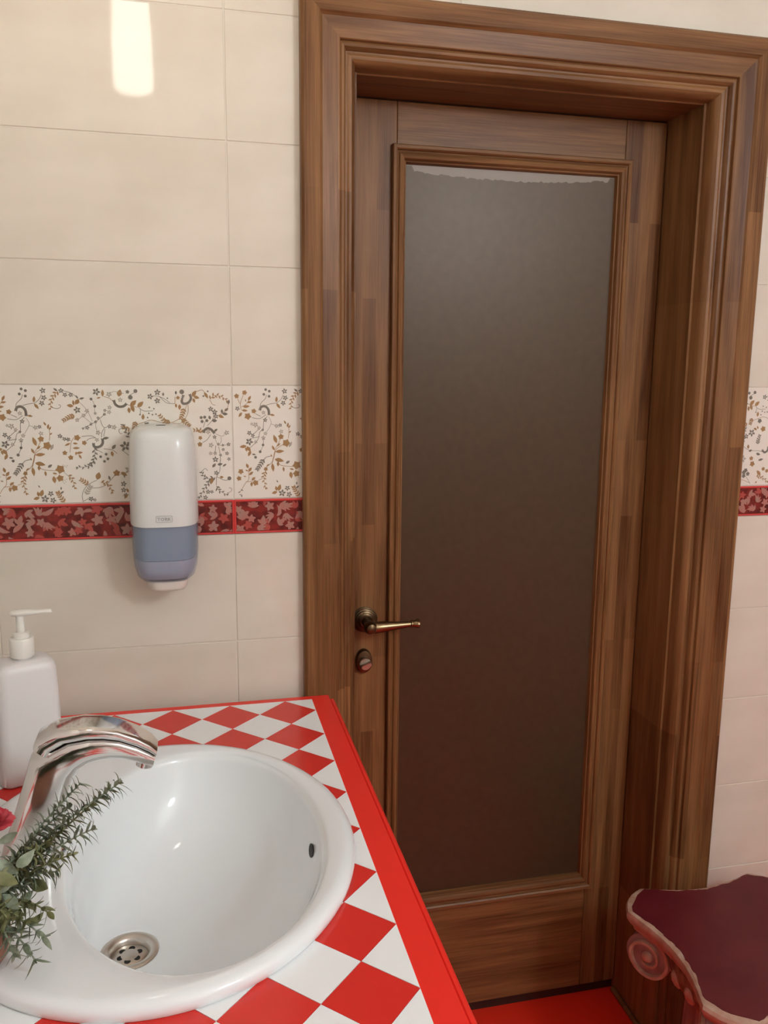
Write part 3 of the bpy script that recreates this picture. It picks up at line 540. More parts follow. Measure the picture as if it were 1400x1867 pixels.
# ------------------------------------------------------------------ counter
ZC = .9185
CX0, CX1, CY0, CY1 = XL+.001, .1725, -1.36, -.0275
SCX, SCY, SA, SB = -.130, -.507, .250, .287      # outer ellipse of the basin
counter = empty('countertop', ((CX0+CX1)/2, (CY0+CY1)/2, 0), 'red countertop inlaid with red and white diamond checks, basin set in it', 'countertop')
HA, HB = SA-.022, SB-.022      # cut-out
bm = bmesh.new()
N = 96
def rect_pt(t):
    c, s = math.cos(t), math.sin(t)
    cand = []
    if c > 1e-9: cand.append((CX1-.004-SCX)/c)
    if c < -1e-9: cand.append((CX0-SCX)/c)
    if s > 1e-9: cand.append((CY1-SCY)/s)
    if s < -1e-9: cand.append((CY0-SCY)/s)
    k = min(v for v in cand if v > 0); return (SCX+c*k, SCY+s*k)
angs = [2*PI*i/N for i in range(N)] + [math.atan2(y-SCY, x-SCX) % (2*PI) for x in (CX0, CX1-.004) for y in (CY0, CY1)]
angs = sorted(set(round(a, 6) for a in angs))
zt, zb = ZC-.0012, ZC-.040
def ring(fn, z_): return [bm.verts.new((*fn(a), z_)) for a in angs]
hole_fn = lambda a: (SCX + HA*math.cos(a), SCY + HB*math.sin(a))
o1, i1, o2, i2 = ring(rect_pt, zt), ring(hole_fn, zt), ring(rect_pt, zb), ring(hole_fn, zb)
n = len(angs)
for i in range(n):
    j = (i+1) % n
    for q in ((o1[i], o1[j], i1[j], i1[i]), (o2[j], o2[i], i2[i], i2[j]), (o2[i], o2[j], o1[j], o1[i]), (i1[i], i1[j], i2[j], i2[i])): bm.faces.new(q)
adopt(finish(bm, 'slab', 'ctr_red'), counter)
bm = bmesh.new(); box(bm, CX1-.004, CX1+.0055, CY0, CY1-.012, ZC-.046, ZC-.0035, bev=.003)
adopt(finish(bm, 'edge_strip', 'ctr_red'), counter)
bm = bmesh.new(); box(bm, CX0, CX1-.05, CY0+.02, CY1-.01, .0, .10); box(bm, CX1-.07, CX1-.05, CY0+.02, CY1-.01, .10, ZC-.0405)
box(bm, CX0, CX1-.07, CY0+.02, CY0+.04, .10, ZC-.0405); box(bm, CX0, CX1-.07, CY1-.03, CY1-.01, .10, ZC-.0405)
adopt(finish(bm, 'base_panel', 'ctr_red'), counter)
# diamonds
DP = .1015
X1, Y1 = .1345, -.0455                                # inner edge of the red border
X0, Y0 = CX0+.004, CY0+.03
EA, EB = SA-.012, SB-.012                            # tiles are cut under the basin rim
def clip(poly, fn):
    out = []
    for i in range(len(poly)):
        p, q = poly[i], poly[(i+1) % len(poly)]; a, b = fn(p), fn(q)
        if a >= 0: out.append(p)
        if (a >= 0) != (b >= 0):
            t = a/(a-b); out.append((p[0]+(q[0]-p[0])*t, p[1]+(q[1]-p[1])*t))
    return out
inside = lambda p: ((p[0]-SCX)/EA)**2 + ((p[1]-SCY)/EB)**2 < 1
def cut_ellipse(poly):
    if not any(inside(p) for p in poly):
        # an edge may still dip in; sample
        pass
    bd = []
    for i in range(len(poly)):
        p, q = poly[i], poly[(i+1) % len(poly)]
        for k in range(24): bd.append((p[0]+(q[0]-p[0])*k/24, p[1]+(q[1]-p[1])*k/24, k == 0))
    ins = [inside(p) for p in bd]
    if not any(ins): return [poly]
    if all(ins): return []
    nb = len(bd); start = next(i for i in range(nb) if ins[i-1] and not ins[i]); runs = []; cur = []
    for k in range(nb):
        i = (start+k) % nb
        if ins[i]:
            if cur: runs.append(cur); cur = []
        else: cur.append(bd[i])
    if cur: runs.append(cur)
    res = []
    for r_ in runs:
        pts = [(p[0], p[1]) for idx, p in enumerate(r_) if p[2] or idx in (0, len(r_)-1)]
        if len(r_) < 2: continue
        a0 = math.atan2((r_[-1][1]-SCY)/EB, (r_[-1][0]-SCX)/EA); a1 = math.atan2((r_[0][1]-SCY)/EB, (r_[0][0]-SCX)/EA)
        d = (a1-a0+PI) % (2*PI) - PI; m_ = max(2, int(abs(d)/.05))
        pts += [(SCX+EA*math.cos(a0+d*k/m_), SCY+EB*math.sin(a0+d*k/m_)) for k in range(1, m_)]
        if len(pts) >= 3: res.append(pts)
    return res
def add_plate(bm, pts):
    area = sum(pts[i][0]*pts[(i+1) % len(pts)][1]-pts[(i+1) % len(pts)][0]*pts[i][1] for i in range(len(pts)))
    if area < 0: pts = pts[::-1]
    a = [bm.verts.new((x, y, ZC-.0012)) for x, y in pts]; b = [bm.verts.new((x, y, ZC)) for x, y in pts]
    bm.faces.new(b)
    for i in range(len(pts)):
        j = (i+1) % len(pts); bm.faces.new((a[i], a[j], b[j], b[i]))
hd = DP/2 - .0005
for colr, off in (('red', 0.), ('white', DP/2)):
    for i in range(-2, 7):
        for j in range(-2, 14):
            cx, cy = X1-DP/2 - i*DP + off, Y1-DP/2 - j*DP + off
            poly = [(cx+hd, cy), (cx, cy+hd), (cx-hd, cy), (cx, cy-hd)]
            for fn in (lambda p: X1-p[0], lambda p: p[0]-X0, lambda p: Y1-p[1], lambda p: p[1]-Y0):
                poly = clip(poly, fn)
                if len(poly) < 3: break
            if len(poly) < 3: continue
            ar = abs(sum(poly[k][0]*poly[(k+1) % len(poly)][1]-poly[(k+1) % len(poly)][0]*poly[k][1] for k in range(len(poly))))/2
            if ar < 2e-5: continue
            pieces = cut_ellipse(poly)
            pieces = [p for p in pieces if len(p) >= 3]
            if not pieces: continue
            bm = bmesh.new()
            for p in pieces: add_plate(bm, p)
            adopt(finish(bm, colr+'_diamond', 'dia_'+colr), counter)

# ------------------------------------------------------------------ basin
basin = empty('washbasin', (SCX, SCY, ZC), 'white oval ceramic drop-in washbasin set in the checkered counter', 'washbasin')
bm = bmesh.new()
N = 96
def mix(e1, e2, t): return tuple(a+(b-a)*t for a, b in zip(e1, e2))
O = (SCX, SCY, SA, SB); I_ = (-.082, -.507, .164, .248)
ringsp = [((SCX,SCY,SA-.03,SB-.03), ZC-.05), ((SCX,SCY,SA-.026,SB-.026), ZC+.0005), ((SCX,SCY,SA-.002,SB-.002), ZC+.0005), (O, ZC+.004), ((SCX,SCY,SA+.0005,SB+.0005), ZC+.0095), ((SCX,SCY,SA-.002,SB-.002), ZC+.0145), ((SCX,SCY,SA-.007,SB-.007), ZC+.018), ((SCX,SCY,SA-.014,SB-.014), ZC+.0193),
          (mix((SCX,SCY,SA-.014,SB-.014), I_, .45), ZC+.0182), (mix((SCX,SCY,SA-.014,SB-.014), I_, .85), ZC+.0158), (I_, ZC+.0128), ((-.0822,-.507,.1595,.2435), ZC+.0075), ((-.0825,-.507,.1560,.2395), ZC-.003),
          ((-.084,-.507,.151,.233), .900), ((-.088,-.507,.1445,.223), .880), ((-.094,-.507,.136,.208), .860), ((-.104,-.507,.124,.188), .840), ((-.117,-.507,.109,.161), .8215), ((-.132,-.507,.092,.130), .807), ((-.147,-.507,.074,.098), .7965), ((-.160,-.507,.0565,.068), .7895), ((-.169,-.507,.043,.046), .7865), ((-.172,-.507,.0365,.0365), .785), ((-.172,-.507,.030,.030), .770)]
# spline-refine the rings
def cr(v0, v1, v2, v3, t): return .5*((2*v1)+(-v0+v2)*t+(2*v0-5*v1+4*v2-v3)*t*t+(-v0+3*v1-3*v2+v3)*t**3)
flat = [(*e, z_) for e, z_ in ringsp]; fine = flat[:7]
for i in range(7, len(flat)-2):
    for k in range(3): fine.append(tuple(cr(flat[i-1][c], flat[i][c], flat[i+1][c], flat[i+2][c], k/3) for c in range(5)))
fine += flat[-2:]
loft(bm, [ell(*e[:4], e[4], N) for e in fine], cap0=False, cap1=False)
adopt(finish(bm, 'bowl', 'ceramic', smooth=True, ang=60), basin)
# drain
DX, DY, DZ = -.172, -.507, .785
bm = bmesh.new(); lathe(bm, [(.0372,-.001),(.0372,.0012),(.034,.0024),(.028,.0016),(.0245,-.002),(.0235,-.009)], (DX,DY,DZ), (0,0,1), 40, cap0=False, cap1=False)
drain = adopt(finish(bm, 'drain_flange', 'steel', smooth=True, ang=50), basin)
bm = bmesh.new(); lathe(bm, [(.0235,-.0075),(.021,-.0055),(.010,-.0045),(.002,-.0042)], (DX,DY,DZ), (0,0,1), 32, cap0=False)
cup = finish(bm, 'strainer', 'steel', smooth=True); cup.parent = drain
for i in range(6):
    a = 2*PI*i/6 + .35
    bm = bmesh.new(); lathe(bm, [(.0042,0),(.0042,.0012)], (DX+.0125*math.cos(a), DY+.0125*math.sin(a), DZ-.0058), (0,0,1), 12)
    o = finish(bm, 'drain_hole', 'black'); o.parent = drain
bm = bmesh.new(); lathe(bm, [(.012,0),(.012,.0015)], (0,0,0), (0,0,1), 20)
for v in bm.verts: v.co = Vector((v.co.x*.6, v.co.y*1.05, v.co.z))
mt_ = Matrix.Translation(Vector((.0665, -.512, .900))) @ Matrix.Rotation(math.radians(-74), 4, 'Y')
bmesh.ops.transform(bm, matrix=mt_, verts=bm.verts)
adopt(finish(bm, 'overflow_hole', 'black'), basin)

# ------------------------------------------------------------------ mixer tap
tap = empty('mixer_tap', (-.284, -.507, ZC+.018), 'chrome single lever mixer tap reaching over the washbasin', 'tap')
secs = [((-.320,.9360),(-.246,.9360),.027), ((-.319,.941),(-.247,.941),.0265), ((-.305,.976),(-.243,.972),.0245), ((-.295,1.005),(-.238,.998),.0238), ((-.285,1.035),(-.232,1.021),.0235), ((-.2745,1.069),(-.2255,1.040),.0238), ((-.2655,1.094),(-.218,1.0520),.0245), ((-.245,1.1045),(-.207,1.0585),.0245), ((-.214,1.107),(-.193,1.062),.0242), ((-.192,1.1045),(-.181,1.0625),.0235), ((-.172,1.099),(-.168,1.0605),.0225), ((-.150,1.088),(-.151,1.0535),.021), ((-.135,1.077),(-.140,1.0480),.0195), ((-.1265,1.067),(-.133,1.0455),.017)]
def sup(u, e): return math.copysign(abs(u)**e, u)
def section(o_, i_, hw, f0, f1, e=.46, n_=36):
    o_ = Vector((o_[0], 0, o_[1])); i_ = Vector((i_[0], 0, i_[1]))
    a = o_.lerp(i_, f0); b = o_.lerp(i_, f1); c = (a+b)/2; h = (a-b)/2
    return [c + h*sup(math.sin(2*PI*k/n_), e) + Vector((0, -.507 + hw*sup(math.cos(2*PI*k/n_), e), 0)) for k in range(n_)]
bm = bmesh.new()
body_secs = []
for k, (o_, i_, hw) in enumerate(secs):
    f0 = 0. if k < 6 else .36
    body_secs.append(section(o_, i_, hw*(1 if k < 6 else .96), f0, 1.))
loft(bm, body_secs)
adopt(finish(bm, 'tap_body', 'chrome', smooth=True, ang=48), tap)
bm = bmesh.new()
loft(bm, [section(o_, i_, hw*1.04, -.01, .345, .42) for o_, i_, hw in [((-.2690,1.0865),(-.222,1.047),.0245)]+secs[6:]])
lev = adopt(finish(bm, 'lever', 'chrome', smooth=True, ang=48), tap)
bm = bmesh.new(); lathe(bm, [(.031,0),(.031,.003),(.028,.0045)], (0,0,0), (0,0,1), 36)
for v in bm.verts: v.co = Vector((-.283 + v.co.x*1.32, -.507 + v.co.y, ZC+.0172 + v.co.z))
adopt(finish(bm, 'base_ring', 'chrome', smooth=True, ang=40), tap)
bm = bmesh.new(); lathe(bm, [(.0105,0),(.0105,.007),(.009,.007)], (-.142,-.507,1.049), (-.25,0,-1), 20)
adopt(finish(bm, 'aerator', 'chrome', smooth=True, ang=40), tap)

# ------------------------------------------------------------------ pump bottle on the counter
bx, by, brot = -.3265, -.2535, math.radians(24)
btl = empty('pump_bottle', (bx, by, ZC), 'milky white pump bottle standing behind the chrome tap', 'bottle')
bm = bmesh.new()
loft(bm, [rrect(bx, by, hx, hy, r_, ZC+z_, 7, brot) for hx, hy, r_, z_ in [(.040,.026,.012,.0),(.0445,.030,.014,.004),(.0455,.031,.015,.03),(.0445,.0305,.015,.12),(.0425,.029,.015,.172),(.0405,.0275,.015,.181),(.034,.024,.014,.1865),(.020,.018,.0145,.1885),(.0135,.0135,.0134,.189),(.0135,.0135,.0134,.194)]])
adopt(finish(bm, 'bottle_body', 'bottle', smooth=True, ang=50), btl)
bm = bmesh.new(); lathe(bm, [(.0165,.192),(.0172,.194),(.0172,.2185),(.0160,.2205),(.0115,.2208),(.0112,.2275),(.0085,.2285)], (bx,by,ZC), (0,0,1), 30)
adopt(finish(bm, 'pump_collar', 'pump', smooth=True, ang=40), btl)
bm = bmesh.new(); lathe(bm, [(.0062,.227),(.0058,.255)], (bx,by,ZC), (0,0,1), 18)
adopt(finish(bm, 'pump_stem', 'pump', smooth=True, ang=40), btl)
bm = bmesh.new()
dr = Vector((math.cos(-.15), math.sin(-.15), 0)); dn = Vector((-dr.y, dr.x, 0))
rings = []
for s, hw, ht, zz in [(-.0125,.005,.003,.257),(-.010,.008,.0042,.257),(0,.0092,.0048,.2575),(.010,.0082,.0045,.258),(.022,.0062,.0036,.2585),(.036,.0052,.0032,.2598),(.044,.0048,.003,.2600),(.046,.003,.002,.2597)]:
    rings.append([Vector((bx, by, ZC+zz)) + dr*s + dn*hw*math.cos(2*PI*k/14) + Vector((0,0,ht*math.sin(2*PI*k/14))) for k in range(14)])
loft(bm, rings)
adopt(finish(bm, 'pump_nozzle', 'pump', smooth=True, ang=50), btl)

# ------------------------------------------------------------------ wall dispenser
dxc = -.1215
disp = empty('soap_dispenser', (dxc, -.0005, 1.165), 'white wall soap dispenser with smoky blue lower window, above the basin', 'soap dispenser')
def dsec(hw, dp_, z_, back=-.0035, n_=40, dx=0.):
    """rounded box section against the wall: flat back, rounded front"""
    pts = []
    for k in range(n_+1):
        t = PI + PI*k/n_
        pts.append(Vector((dxc + dx + hw*sup(math.cos(t), .52), back - (dp_)*(.0 + 1.)*abs(sup(math.sin(t), .52)), z_)))
    return pts
bm = bmesh.new()
loft(bm, [dsec(hw, dp_, z_) for hw, dp_, z_ in [(.0575,.1075,1.2690),(.0578,.108,1.2715),(.0575,.108,1.30),(.0565,.107,1.36),(.0555,.1055,1.395),(.0540,.1035,1.4120),(.0505,.099,1.4235),(.045,.092,1.4295),(.036,.080,1.4330),(.02,.06,1.4345)]])
adopt(finish(bm, 'cover', 'white_pl', smooth=True, ang=50), disp)
bm = bmesh.new()
loft(bm, [dsec(hw, dp_, z_) for hw, dp_, z_ in [(.030,.070,1.1655),(.042,.085,1.1690),(.0500,.096,1.1770),(.0542,.1025,1.193),(.0560,.1055,1.214),(.0568,.1065,1.2685)]])
adopt(finish(bm, 'window', 'shell', smooth=True, ang=50), disp)
bm = bmesh.new()
loft(bm, [dsec(hw, dp_, z_, -.005) for hw, dp_, z_ in [(.052,.099,1.2095),(.0535,.1012,1.2110),(.0538,.1015,1.2680)]])
adopt(finish(bm, 'insert', 'bluegrey', smooth=True, ang=50), disp)
bm = bmesh.new()
loft(bm, [dsec(hw, dp_, z_, -.006) for hw, dp_, z_ in [(.030,.066,1.1695),(.041,.081,1.1732),(.0475,.091,1.1810),(.0512,.0975,1.195),(.0520,.0985,1.209)]])
adopt(finish(bm, 'soap_pouch', 'lilac', smooth=True, ang=50), disp)
bm = bmesh.new()
loft(bm, [dsec(hw, dp_, z_, -.03, dx=.002) for hw, dp_, z_ in [(.026,.045,1.1500),(.031,.050,1.1515),(.034,.053,1.1560),(.035,.054,1.1690)]])
adopt(finish(bm, 'push_nozzle', 'nozzle', smooth=True, ang=50), disp)
adopt(mbox('backplate', 'white_pl', (dxc-.048, dxc+.048, -.0038, -.0004, 1.18, 1.42), bev=.001), disp)
bm = bmesh.new()
lathe(bm, [(.0072,0),(.0072,.0012)], (0,0,0), (0,0,1), 20)
for v in bm.verts: v.co = Vector((dxc-.001+v.co.x*1.15, -.045+v.co.y*.8, 1.4338+v.co.z))
adopt(finish(bm, 'keyhole', 'black'), disp)
# logo: word in a rounded frame
FY = -.0035-.108
cu = bpy.data.curves.new('word', 'FONT'); cu.body = 'TORK'; cu.size = .0078; cu.align_x = 'CENTER'; cu.extrude = .00015; cu.resolution_u = 2; cu.space_character = 1.1; cu.offset = .00012
tmp = bpy.data.objects.new('tmp_word', cu); COL.objects.link(tmp)
dg = bpy.context.evaluated_depsgraph_get()
me = bpy.data.meshes.new_from_object(tmp.evaluated_get(dg))
bpy.data.objects.remove(tmp)
me.materials.append(M['logo'])
lg = bpy.data.objects.new('logo_word', me); COL.objects.link(lg)
lg.rotation_euler = (PI/2, 0, 0); lg.location = (dxc+.001, FY-.0006, 1.2805)
adopt(lg, disp)
bm = bmesh.new()
outr = rrect(0, 0, .0135, .0056, .002, 0, 4); inn = rrect(0, 0, .0127, .0048, .0014, 0, 4)
for k in range(len(outr)):
    j = (k+1) % len(outr)
    bm.faces.new([bm.verts.new((dxc+.001+p.x, FY-.0005, 1.2833+p.y)) for p in (outr[k], outr[j], inn[j], inn[k])])
bmesh.ops.remove_doubles(bm, verts=bm.verts, dist=1e-6)
adopt(finish(bm, 'logo_frame', 'logo'), disp)

# ------------------------------------------------------------------ small vase with sprigs
vx, vy, vz = -.301, -.700, ZC+.0178
pot = empty('flower_vase', (vx, vy, vz), 'terracotta vase of rosemary-like green sprigs with a crimson flower on the basin edge', 'plant')
bm = bmesh.new(); lathe(bm, [(.018,0),(.022,.001),(.030,.012),(.0335,.026),(.032,.040),(.026,.050),(.0245,.054),(.027,.058),(.0245,.0575),(.022,.050)], (vx,vy,vz), (0,0,1), 32, cap1=False)
adopt(finish(bm, 'vase', 'vase', smooth=True, ang=50), pot)
def bez(p0, p1, p2, p3, n_=14):
    p0, p1, p2, p3 = map(Vector, (p0,p1,p2,p3))
    return [p0*(1-t)**3 + p1*3*t*(1-t)**2 + p2*3*t*t*(1-t) + p3*t**3 for t in [k/n_ for k in range(n_+1)]]
def sprig(tip, seed, mat, sag=.02, dens=1.0, ll=.017, start=.22):
    rnd = random.Random(seed); bm = bmesh.new()
    base = Vector((vx+rnd.uniform(-.01,.01), vy+rnd.uniform(-.01,.01), vz+.045)); tip = Vector(tip)
    d_ = tip-base
    pts = bez(base, base+Vector((d_.x*.15, d_.y*.15, max(.03, d_.z*.45))), base+d_*.72+Vector((0,0,sag)), tip, 18)
    tube(bm, pts, [.0016-.0009*k/18 for k in range(19)], 6)
    L_ = sum((pts[k+1]-pts[k]).length for k in range(18)); nw = int(L_/.0095*dens)
    for j in range(nw):
        t = start + (1-start)*(j+.5)/nw; i = min(int(t*18), 17); fr = t*18-i
        p = pts[i].lerp(pts[i+1], fr); tg = (pts[i+1]-pts[i]).normalized()
        u = tg.cross(Vector((.2,.9,.3))).normalized(); v = tg.cross(u)
        a0 = rnd.random()*6.28
        for q in range(4 if t > .3 else 3):
            a = a0 + q*2*PI/4 + rnd.uniform(-.35,.35)
            sd = (u*math.cos(a) + v*math.sin(a)); ln = ll*rnd.uniform(.65,1.25)*(1-.25*t)
            wv = tg.cross(sd).normalized(); wd = ln*rnd.uniform(.085,.155)
            curl = rnd.uniform(.2,1.0)
            row = []
            for s in range(5):
                f = s/4; c = p + (tg*(.62*f*(1-curl*f*.9)) + sd*(.8*f))*ln + Vector((0,0,-.18*ln*f*f))
                hw = wd*(.45, 1., .95, .6, .06)[s]
                row.append((bm.verts.new(c+wv*hw+sd*.0001), bm.verts.new(c+tg*(-hw*.35)), bm.verts.new(c-wv*hw)))
            for s in range(4):
                for e in (0,1): bm.faces.new((row[s][e], row[s][e+1], row[s+1][e+1], row[s+1][e]))
    o = finish(bm, 'sprig', mat, smooth=True, ang=80)
    return adopt(o, pot)
sp = [((-.160,-.645,1.092),1,'leaf',.010),((-.200,-.650,1.098),2,'leaf',.012),((-.187,-.672,1.056),3,'leaf',.014),((-.172,-.640,1.083),15,'leaf2',.010),((-.213,-.655,1.075),16,'leaf',.012),((-.205,-.690,1.040),17,'leaf2',.014),
      ((-.218,-.670,1.055),4,'leaf2',.016),((-.222,-.690,1.022),5,'leaf',.020),((-.228,-.712,.990),6,'leaf2',.024),((-.232,-.725,.972),7,'leaf',.028),((-.238,-.74,.958),18,'leaf',.030),((-.240,-.690,1.050),8,'leaf2',.012),
      ((-.250,-.705,1.020),9,'leaf',.018),((-.247,-.730,.995),10,'leaf2',.020),((-.262,-.700,1.045),11,'leaf',.012),((-.262,-.735,1.005),19,'leaf2',.018),((-.255,-.75,.975),20,'leaf',.022),((-.268,-.72,1.04),21,'leaf2',.012),
      ((-.325,-.685,1.06),12,'leaf2',.015),((-.35,-.68,1.03),13,'leaf',.02),((-.34,-.75,1.0),14,'leaf',.02)]
for tp_, sd_, mt_, sg_ in sp: sprig(tp_, sd_, mt_, sg_, 1.1, ll=.0235)
# broad oval leaves low in the bunch
rnd = random.Random(21)
for k in range(30):
    bm = bmesh.new()
    p = Vector((vx+rnd.uniform(-.01,.062), vy+rnd.uniform(-.03,.035), vz+rnd.uniform(.045,.115)))
    a = rnd.uniform(-1.2,1.2); d_ = Vector((math.cos(a), math.sin(a), rnd.uniform(-.5,.5))).normalized(); wv = d_.cross(Vector((rnd.uniform(-.3,.3),rnd.uniform(-.9,-.2),.6))).normalized(); nv = d_.cross(wv)
    ln = rnd.uniform(.018,.027); row = []
    for q in range(6):
        f = q/5; hw = ln*.24*(.25,.8,1.,.9,.55,.05)[q]; c = p + d_*ln*f + nv*(.16*ln*math.sin(PI*f))
        row.append((bm.verts.new(c+wv*hw), bm.verts.new(c-nv*hw*.3), bm.verts.new(c-wv*hw)))
    for q in range(5):
        for e in (0,1): bm.faces.new((row[q][e], row[q][e+1], row[q+1][e+1], row[q+1][e]))
    adopt(finish(bm, 'leaf', 'leaf2' if k % 3 == 0 else 'leaf', smooth=True, ang=80), pot)
# crimson flower
bm = bmesh.new(); rnd = random.Random(8)
fc = Vector((-.2895, -.665, 1.068))
for lyr, (nr, rr, el) in enumerate([(11,.024,.15),(10,.021,.5),(8,.017,.85),(6,.012,1.2)]):
    for k in range(nr):
        a = 2*PI*k/nr + lyr*.4; di = Vector((math.cos(a)*math.cos(el), math.sin(a)*math.cos(el), math.sin(el)))
        wv = Vector((-math.sin(a), math.cos(a), 0)); rw = []
        for s, (f, hw) in enumerate(((.1,.15),(.5,.42),(.8,.5),(1.,.42))):
            rw.append([bm.verts.new(fc + di*rr*f + wv*rr*hw*e + Vector((0,0,rnd.uniform(-.0012,.0012)*f))) for e in (-1,-.4,.4,1)])
        for s in range(3):
            for e in range(3): bm.faces.new((rw[s][e], rw[s][e+1], rw[s+1][e+1], rw[s+1][e]))
fl_ = adopt(finish(bm, 'flower_head', 'petal', smooth=True, ang=80), pot); fl_['label'] = 'crimson carnation-like flower head'
bm = bmesh.new(); tube(bm, bez((vx,vy,vz+.045),(vx,vy,vz+.08),(fc.x-.005,fc.y,fc.z-.03),(fc.x,fc.y,fc.z)), .0017, 6)
adopt(finish(bm, 'flower_stem', 'stem', smooth=True), pot)

# ------------------------------------------------------------------ capital-shaped stool
sx_, sy_, sh = .960, -.272, .450
stool = empty('capital_stool', (sx_, sy_, 0), 'stool shaped like a column capital, maroon top with worn pinkish gilt rim', 'stool')
def abacus(half, ch, conc, nn=14):
    pts = []
    for q in range(4):
        a = Matrix.Rotation(q*PI/2, 2)
        side = []
        for k in range(nn+1):
            t = k/nn; y = -half+ch + (2*half-2*ch)*t
            side.append((half - conc*math.sin(PI*t)**1.0, y))
        e0, e1 = Vector((half, half-ch)), Vector((half-ch, half))
        for k in range(1, 6):
            t = k/6; side.append(tuple(e0.lerp(e1, t) + Vector((1,1)).normalized()*ch*.17*math.sin(PI*t)))
        pts += [tuple(a @ Vector(p)) for p in side]
    return pts
def ring_ab(half, ch, conc, z_): return [Vector((sx_+x, sy_+y, z_)) for x, y in abacus(half, ch, conc)]
bm = bmesh.new()
loft(bm, [ring_ab(.172,.060,.026,.405), ring_ab(.182,.062,.027,.412), ring_ab(.184,.062,.027,.418), ring_ab(.190,.063,.027,.424), ring_ab(.1945,.064,.027,.432), ring_ab(.1955,.064,.027,.440), ring_ab(.1935,.064,.027,.4465), ring_ab(.1885,.063,.027,.4495)])
adopt(finish(bm, 'abacus_rim', 'gilt', smooth=True, ang=30), stool)
bm = bmesh.new(); rnd = random.Random(2)
inn = []
for x, y in abacus(.1865, .062, .027, 40):
    jj = len(inn); k = .995 + .008*math.sin(jj*.55) + .006*math.sin(jj*1.31+1) + rnd.uniform(-.006,.004); inn.append((x*k, y*k))
a = [bm.verts.new((sx_+x, sy_+y, .4480)) for x, y in inn]; b = [bm.verts.new((sx_+x, sy_+y, .4506)) for x, y in inn]
c0 = bm.verts.new((sx_, sy_, .4506))
for k in range(len(inn)):
    j = (k+1) % len(inn); bm.faces.new((a[k], a[j], b[j], b[k])); bm.faces.new((b[k], b[j], c0))
o = adopt(finish(bm, 'maroon_top', 'maroon'), stool); o['label'] = 'maroon seat top with frayed edge'
# volutes: two per corner, facing across the diagonal
def volute(corner, side):
    dg_ = Vector((math.cos(corner), math.sin(corner), 0)); pn = Vector((-dg_.y, dg_.x, 0))*side
    c = Vector((sx_, sy_, 0)) + dg_*.183 + pn*.043 + Vector((0,0,.364)); up = Vector((0,0,1))
    rt_ = Matrix.Rotation(-.22*side, 3, 'Z'); out = rt_ @ dg_; pn = rt_ @ pn
    bm = bmesh.new()
    # disc body
    Rr = .046; n_ = 30
    r0 = [c - pn*.030 + (out*math.cos(2*PI*k/n_) + up*math.sin(2*PI*k/n_))*Rr for k in range(n_)]
    r1 = [c + pn*.004 + (out*math.cos(2*PI*k/n_) + up*math.sin(2*PI*k/n_))*Rr for k in range(n_)]
    loft(bm, [r0, r1])
    disc = adopt(finish(bm, 'volute', 'plaster', smooth=True, ang=40), stool)
    bm = bmesh.new()
    turns = 1.6; m_ = 64; rings = []
    for k in range(m_+1):
        t = k/m_; th = PI/2 + turns*2*PI*t*1.0; rad = .036*(1-t)**.8 + .0125
        wd_ = .0048*(1-.35*t)
        er = out*math.cos(th) + up*math.sin(th)
        p = c + pn*.004 + er*rad
        rings.append([p + er*wd_ - pn*.002, p + er*wd_*.7 + pn*.007, p - er*wd_*.7 + pn*.007, p - er*wd_ - pn*.002])
    loft(bm, rings)
    o = finish(bm, 'scroll', 'gilt', smooth=True, ang=40); o.parent = disc
    bm = bmesh.new(); lathe(bm, [(.0115,0),(.0112,.008),(.008,.0115),(.002,.0125)], c, pn, 18)
    o = finish(bm, 'scroll_eye', 'gilt', smooth=True, ang=40); o.parent = disc
for q in range(4):
    for s in (-1, 1): volute(PI/4 + q*PI/2, s)
# echinus with eggs, shaft, base
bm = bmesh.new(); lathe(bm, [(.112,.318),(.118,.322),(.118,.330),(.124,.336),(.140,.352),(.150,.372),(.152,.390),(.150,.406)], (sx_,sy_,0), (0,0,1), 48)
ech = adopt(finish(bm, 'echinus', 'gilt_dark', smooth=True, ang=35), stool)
egg = None
for k in range(20):
    an = 2*PI*(k+.5)/20
    if egg is None:
        bm = bmesh.new(); bmesh.ops.create_icosphere(bm, subdivisions=2, radius=1.)
        for v in bm.verts: v.co = Vector((v.co.x*.012, v.co.y*.0135, v.co.z*.021))
        egg = finish(bm, 'egg', 'gilt', smooth=True); eo = egg
    else: eo = egg.copy(); COL.objects.link(eo)
    eo.location = (.143*math.cos(an), .143*math.sin(an), .368); eo.location += Vector((sx_, sy_, 0)) - stool.location; eo.rotation_euler = (0, .35, an)
    eo.parent = ech; eo.matrix_parent_inverse = Matrix.Identity(4)
ech.matrix_parent_inverse = Matrix.Identity(4)
for v in ech.data.vertices: v.co -= stool.location
bm = bmesh.new(); n_ = 120
def flute(R_, z_): return [Vector((sx_ + (R_ - .007*abs(math.sin(10*2*PI*k/n_))**.8)*math.cos(2*PI*k/n_), sy_ + (R_ - .007*abs(math.sin(10*2*PI*k/n_))**.8)*math.sin(2*PI*k/n_), z_)) for k in range(n_)]
loft(bm, [flute(.118,.060), flute(.116,.19), flute(.111,.322)])
adopt(finish(bm, 'fluted_shaft', 'plaster', smooth=True, ang=30), stool)
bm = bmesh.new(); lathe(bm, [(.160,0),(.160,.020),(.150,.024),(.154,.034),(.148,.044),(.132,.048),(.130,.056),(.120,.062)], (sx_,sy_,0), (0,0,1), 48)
adopt(finish(bm, 'base', 'gilt_dark', smooth=True, ang=35), stool)

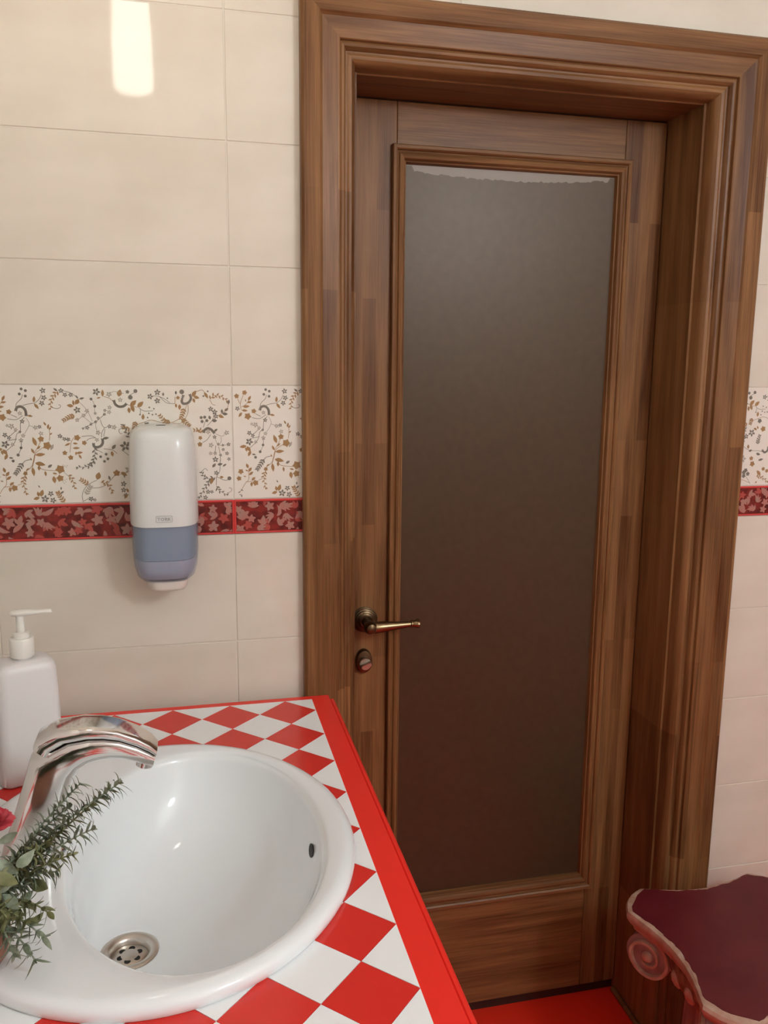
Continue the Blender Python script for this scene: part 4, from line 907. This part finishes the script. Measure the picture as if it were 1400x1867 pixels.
# ------------------------------------------------------------------ lamps of the room (outside the frame; the wall lamp is mirrored in the tiles)
lx, ly, lz = -.168, -.450, 2.195
sc_ = empty('wall_lamp', (XL, ly, lz), 'frosted cylinder wall lamp whose reflection glows in the top left tile', 'lamp')
bm = bmesh.new(); lathe(bm, [(.034,-.088),(.0405,-.080),(.041,.0),(.0375,.080),(.036,.090)], (lx,ly,lz), (0,0,1), 36)
adopt(finish(bm, 'lamp_shade', 'shade', smooth=True, ang=50), sc_)
bm = bmesh.new(); lathe(bm, [(.012,.089),(.03,.0905),(.03,.098),(.012,.112)], (lx,ly,lz), (0,0,1), 24)
adopt(finish(bm, 'shade_cap', 'brass', smooth=True, ang=40), sc_)
bm = bmesh.new(); tube(bm, bez((XL+.01,ly,lz+.05),(XL+.12,ly,lz+.02),(lx-.05,ly,lz+.19),(lx,ly,lz+.108)), .007, 10)
adopt(finish(bm, 'lamp_arm', 'brass', smooth=True), sc_)
bm = bmesh.new(); lathe(bm, [(.045,.0005),(.045,.008),(.03,.014)], (XL,ly,lz+.05), (1,0,0), 28)
adopt(finish(bm, 'wall_plate', 'brass', smooth=True, ang=40), sc_)
cx_, cy_, cz_ = 1.20, -2.20, 2.27
cl = empty('globe_lamp', (cx_, cy_, HC), 'white glass globe hanging from the ceiling, lighting the washroom', 'lamp')
bm = bmesh.new(); lathe(bm, [(.055,0),(.055,-.012),(.020,-.030),(.008,-.034)], (cx_,cy_,HC-.0005), (0,0,1), 32)
adopt(finish(bm, 'ceiling_rose', 'brass', smooth=True, ang=40), cl)
bm = bmesh.new(); lathe(bm, [(.006,cz_+.125-HC),(.006,-.03)], (cx_,cy_,HC), (0,0,1), 12)
adopt(finish(bm, 'lamp_rod', 'brass', smooth=True, ang=40), cl)
bm = bmesh.new(); lathe(bm, [(.135*math.sin(PI*k/18)+.001, -.135*math.cos(PI*k/18)) for k in range(19)], (cx_,cy_,cz_), (0,0,1), 36)
adopt(finish(bm, 'glass_globe', 'diffuser', smooth=True, ang=80), cl)
